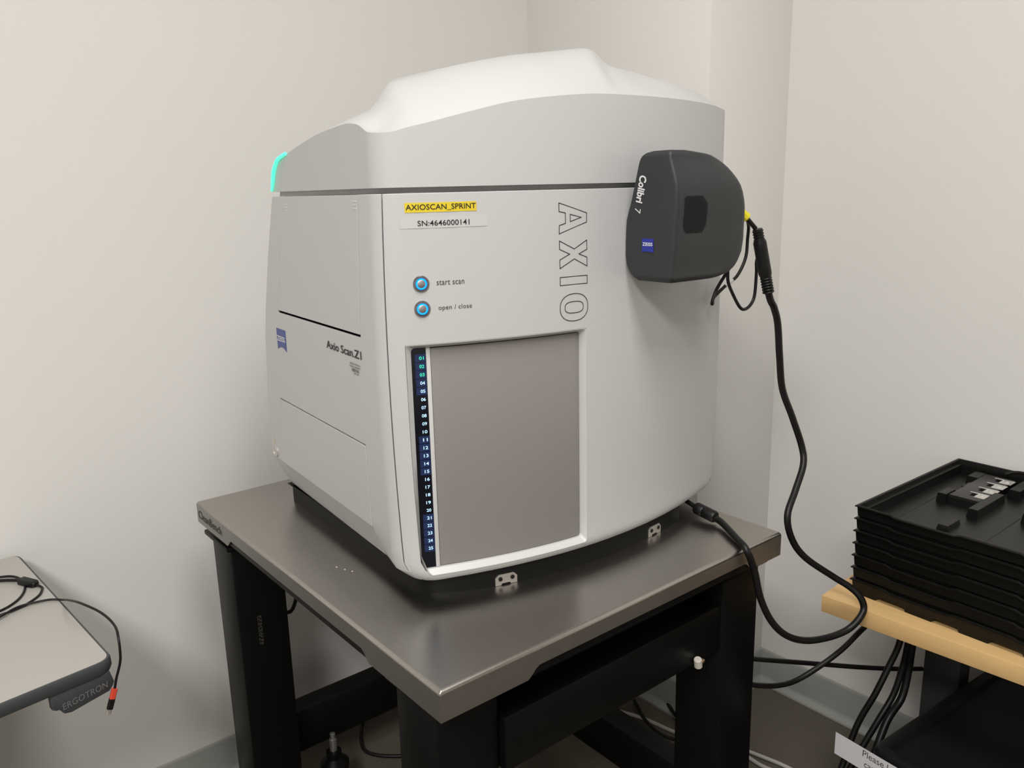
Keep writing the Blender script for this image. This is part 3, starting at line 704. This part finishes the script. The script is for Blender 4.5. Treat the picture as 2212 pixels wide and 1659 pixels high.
ub = thing('charging_cable', 'thin black cable with a red ended plug hanging over the corner of the grey desk', 'cable', (-.27, .505, .59))
obj('cord', tube([(-.43, .755, zc), (-.3905, .7766, zc+.004), (-.3607, .7966, zc+.004), (-.3329, .7979, zc+.003), (-.3094, .7884, zc+.004), (-.2924, .7700, .7320), (-.2960, .690, .7640), (-.2890, .630, .7800), (-.2693, .58, .7755), (-.2600, .540, .7660), (-.2625, .512, .7551), (-.2645, .506, .7295), (-.2675, .506, .7143), (-.2745, .506, .6950), (-.2790, .506, .6790)], .0020, 8, 14), CABLE, ub)
pd = Vector((-.36, 0, -1)).normalized(); p0 = Vector((-.2793, .5060, .6780))
def blk(name, s0, s1, wx, wy, m_, label=None):
    X = Vector((pd.z*-1, 0, pd.x)).normalized(); Y = Vector((0, 1, 0)); R = []
    for s in (s0, s1):
        c = p0+pd*s; R.append([c+X*wx*a+Y*wy*b for a, b in ((-1, -.6), (-.7, -1), (.7, -1), (1, -.6), (1, .6), (.7, 1), (-.7, 1), (-1, .6))])
    return obj(name, loft(R), m_, ub, label=label)
blk('plug_sleeve', 0, .016, .0042, .0034, REDP, 'red plug sleeve'); blk('plug_body', .016, .033, .0044, .0034, CABLE); blk('plug_tip', .033, .042, .0033, .0018, ALU)

# ------------------------------------------------------------------ wooden desk at the right wall
ZW = .62; DR = math.radians(3.2)
WD = Matrix.Translation((.918, 0, 0)) @ Matrix.Rotation(DR, 4, 'Z')     # local x to the wall, local -y along the wall
wdesk = thing('wooden_desk', 'birch topped desk on a dark column standing along the right wall', 'desk', (.918, 0, 0), DR)
local('desk_top', box((0, -1.5, ZW-.036), (.40, 0, ZW), .002), BIRCH, wdesk, WD)
local('desk_column', box((.33, -.165, .02), (.392, -.088, ZW-.036), .003), COLUMN, wdesk, WD)
local('desk_column', box((.27, -1.3, .02), (.35, -1.18, ZW-.036), .003), COLUMN, wdesk, WD)
# dark boxed unit below the desk, with a raised rim and recessed face
KR = math.radians(-4.5); KZ = .36
KM = Matrix.Translation((.897, -.135, 0)) @ Matrix.Rotation(KR, 4, 'Z')
case = thing('equipment_case', 'black flat topped case with raised rim standing under the wooden desk', 'case', (.897, -.135, 0), KR)
def rrect(x0, x1, y0, y1, r, n=5):
    P_ = []
    for cx, cy, a0 in ((x1-r, y1-r, 0), (x0+r, y1-r, 90), (x0+r, y0+r, 180), (x1-r, y0+r, 270)):
        for k in range(n+1):
            a = math.radians(a0+90*k/n); P_.append((cx+r*math.cos(a), cy+r*math.sin(a)))
    return P_
def rr(e, z, r=.018): return [(x, y, z) for x, y in rrect(e, .49-e, -.55+e, -e, max(.004, r-e))]
local('case_body', loft([rr(.004, .0), rr(.004, KZ-.034), rr(.0, KZ-.03), rr(0, KZ-.006), rr(.003, KZ-.001), rr(.007, KZ), rr(.022, KZ-.002), rr(.026, KZ-.012)]), CASE, case, KM)
local('case_face', loft([[(x, y, z) for x, y in rrect(.034, .456, -.516, -.034, .006)] for z in (KZ-.0125, KZ-.0105)]), CASE, case, KM)
# paper note on the front of the case
nt_ = []
for k in range(13):
    t = k/12; s = -.074+.33*t
    nt_.append((s, -.0035-.004*math.sin(t*5)*t))
bm = bmesh.new()
def fN(s, z, o=0):
    t = min(1, max(0, (s+.074)/.33)); return (-.0045-.004*math.sin(t*4.5)*t-o, -s, z)
rows = [[fN(-.074+.33*k/12, z) for k in range(13)] for z in (KZ-.060, KZ-.036, KZ-.011)]
note = loft(rows, cap=False, closed=False)
no = local('paper_note', note, PAPER, None, KM, smooth=True)
solid(no, .0003)
nloc = (.903, -.15, KZ-.055); rebase(no, nloc); tag(no, 'white paper note with printed wording stuck to the front of the black case', 'note')
bm = text_bm('Please leave', lambda a, b: fN(a, b, .0006), -.013, KZ-.0285, .088, .0135)
text_bm('can be', lambda a, b: fN(a, b, .0006), -.0080, KZ-.0500, .046, .0135, bm=bm)
bm.transform(KM); t_ = obj('note_text', bm, GREYINK, no, smooth=False)

# ------------------------------------------------------------------ storage trays
TL, TW, THH = .436, .56, .0345
def tray_mesh(feet):
    bm = bmesh.new()
    per = []
    step = .01
    def seg(x0, y0, x1, y1):
        L = math.hypot(x1-x0, y1-y0); n = int(L/step)
        for k in range(n): per.append((x0+(x1-x0)*k/n, y0+(y1-y0)*k/n, ))
    seg(0, 0, 0, -TW); seg(0, -TW, TL, -TW); seg(TL, -TW, TL, 0); seg(TL, 0, 0, 0)
    n = len(per)
    def ins(p, e):
        return (min(max(p[0], e), TL-e), min(max(p[1], -TW+e), -e))
    def foot(p):
        s = -p[1] if p[0] in (0, TL) else p[0]
        return not feet or (s % .105) < .058
    def dip(p): # shallow jog of the rim, every 105 mm along the front
        s = -p[1]; return .0035 if (p[0] < .001 and .07 < s < .20) or (p[0] < .001 and .30 < s < .42) else 0
    R = []
    R.append([(*ins(p, .0100 if foot(p) else .020), .0 if foot(p) else .0085) for p in per])
    R.append([(*ins(p, .0095 if foot(p) else .014), .0092 if foot(p) else .0098) for p in per])
    R.append([(*ins(p, .0050 if foot(p) else .006), .0115) for p in per])
    R.append([(*ins(p, .0036), THH-.006-dip(p)) for p in per])
    R.append([(*ins(p, .0030), THH-.004-dip(p)) for p in per])
    R.append([(*ins(p, .0), THH-.0036-dip(p)) for p in per])
    R.append([(*ins(p, .0), THH-.0016-dip(p)) for p in per])
    R.append([(*ins(p, .0035), THH-dip(p)) for p in per])
    R.append([(*ins(p, .0065), THH-.001-dip(p)) for p in per])
    R.append([(*ins(p, .0085), THH-.009) for p in per])
    R.append([(*ins(p, .016), THH-.0093) for p in per])
    R.append([(*ins(p, .0175), .006) for p in per])
    V = [[bm.verts.new(q) for q in r] for r in R]
    for A, B in zip(V, V[1:]):
        for i in range(n): bm.faces.new((A[i], A[(i+1) % n], B[(i+1) % n], B[i]))
    bm.faces.new(V[-1]); bm.faces.new(V[0][::-1])
    return bm
TRm = lambda k: Matrix.Translation((.9697-.0035+.0006*k-.002, -.0292-.008*(1-k/6)*.3, ZW+.0256*k)) @ Matrix.Rotation(math.radians(-1.1), 4, 'Z')
names = ['bottom black storage tray, resting on the birch desk top', 'second black storage tray from the bottom of the stack on the birch desk', 'third black storage tray from the bottom of the stack on the birch desk', 'fourth black storage tray, middle of the stack on the birch desk', 'third black storage tray from the top of the stack on the birch desk', 'second black storage tray from the top, just under the open one', 'topmost open black storage tray of the stack, holding silver clips']
tm = None
for k in range(7):
    if k < 6:
        if k < 2:
            bm = tray_mesh(k == 0); bmesh.ops.recalc_face_normals(bm, faces=bm.faces[:]); tm = bpy.data.meshes.new('storage_tray'); bm.to_mesh(tm); bm.free()
            o = link('storage_tray', tm, TRAY, None, angle=30)
        else:
            o = bpy.data.objects.new('storage_tray', tm); COL.objects.link(o)
        o.matrix_basis = TRm(k); tag(o, names[k], 'tray', 'stacked black storage trays')
M6 = TRm(6)
tt = thing('storage_tray', names[6], 'tray', M6.translation, M6.to_euler().z, 'stacked black storage trays')
local('tray_shell', tray_mesh(False), TRAY, tt, M6, angle=30)
z0 = ZW+.1536+.006
def ridge(lo, hi, zt, parent=tt):
    b_ = bmesh.new(); e = .002
    R = [[(x, y, z) for x, y in ((lo[0]-q, lo[1]-q), (hi[0]+q, lo[1]-q), (hi[0]+q, hi[1]+q), (lo[0]-q, hi[1]+q))] for q, z in ((e, z0-.001), (0, zt-.0008), (-.0008, zt))]
    return obj('moulded_ridge', loft(R, bm=b_), TRAY, parent)
for dy in (0, -.16, -.32):
    ridge((1.178, -.1115+dy), (1.221, -.0950+dy), .7985)
    ridge((1.186, -.172+dy), (1.372, -.112+dy), .7935)
    ridge((1.136, -.1905+dy), (1.262, -.1725+dy), .7975)
    ridge((1.034, -.1795+dy), (1.083, -.161+dy), .790)
    ridge((1.265, -.112+dy), (1.300, -.106+dy), .7935)
    ridge((1.330, -.112+dy), (1.372, -.090+dy), .7965)
    ridge((1.300, -.2060+dy), (1.372, -.1850+dy), .7985)
    ridge((1.02, -.0860+dy), (1.20, -.0846+dy), .7805)
def slide_frame(dy, label):
    sf = thing('clip_plate', label, 'slide holder', (1.28, -.142+dy, .7942), 0, None)
    obj('frame_plate', box((1.190, -.171+dy, .7938), (1.369, -.113+dy, .7962), .0006), TRAYG, sf)
    for k in range(4):
        x = 1.2215+.0405*k; y = -.1650+dy
        R = []
        bm = bmesh.new(); nx, ny = 8, 8; Gq = []
        for i in range(nx+1):
            row = []
            for j in range(ny+1):
                a, b = i/nx*2-1, j/ny*2-1; r = math.hypot(a, b)
                row.append(bm.verts.new((x+a*.0145, y+b*.0115, .7972+.0030*math.exp(-(r/.42)**2)-.0006*math.exp(-((r-.62)/.2)**2))))
            Gq.append(row)
        for i in range(nx):
            for j in range(ny): bm.faces.new((Gq[i][j], Gq[i+1][j], Gq[i+1][j+1], Gq[i][j+1]))
        cp = obj('spring_clip', bm, CLIP, sf, label='shiny silver spring clip')
        solid(cp, .0008)
        obj('clip_arm', box((x+.0085, y+.0098, .7966), (x+.0130, y+.0285, .7978), .0004), CLIP, cp)
        obj('clip_hole', box((x-.008, y+.014, .7955), (x+.006, y+.022, .7965)), SLOT, sf)
slide_frame(0, 'black slide frame with four silver spring clips inside the topmost tray')

# ------------------------------------------------------------------ a small black cord end on the tray rim
cable('cord_loop', [(1.372, -.150, .806), (1.376, -.165, .812), (1.376, -.185, .8145), (1.372, -.21, .812), (1.36, -.24, .809)], .0032, 'black cord end lying over the back rim of the topmost tray')

# ------------------------------------------------------------------ crumbs on the bench
for k, p in enumerate(((.0733, .4217), (.0798, .4038), (.0859, .3888))):
    o = obj('crumb', lathe([(.0004, 0), (.0016, .0003), (.0014, .0009), (.0003, .0012)], (p[0], p[1], ZT+.0001), (0, 0, 1), 7), FIT)
    rebase(o, (p[0], p[1], ZT)); tag(o, 'tiny white crumb on the steel bench top left of the scanner', 'crumb', 'white crumbs on the bench top')
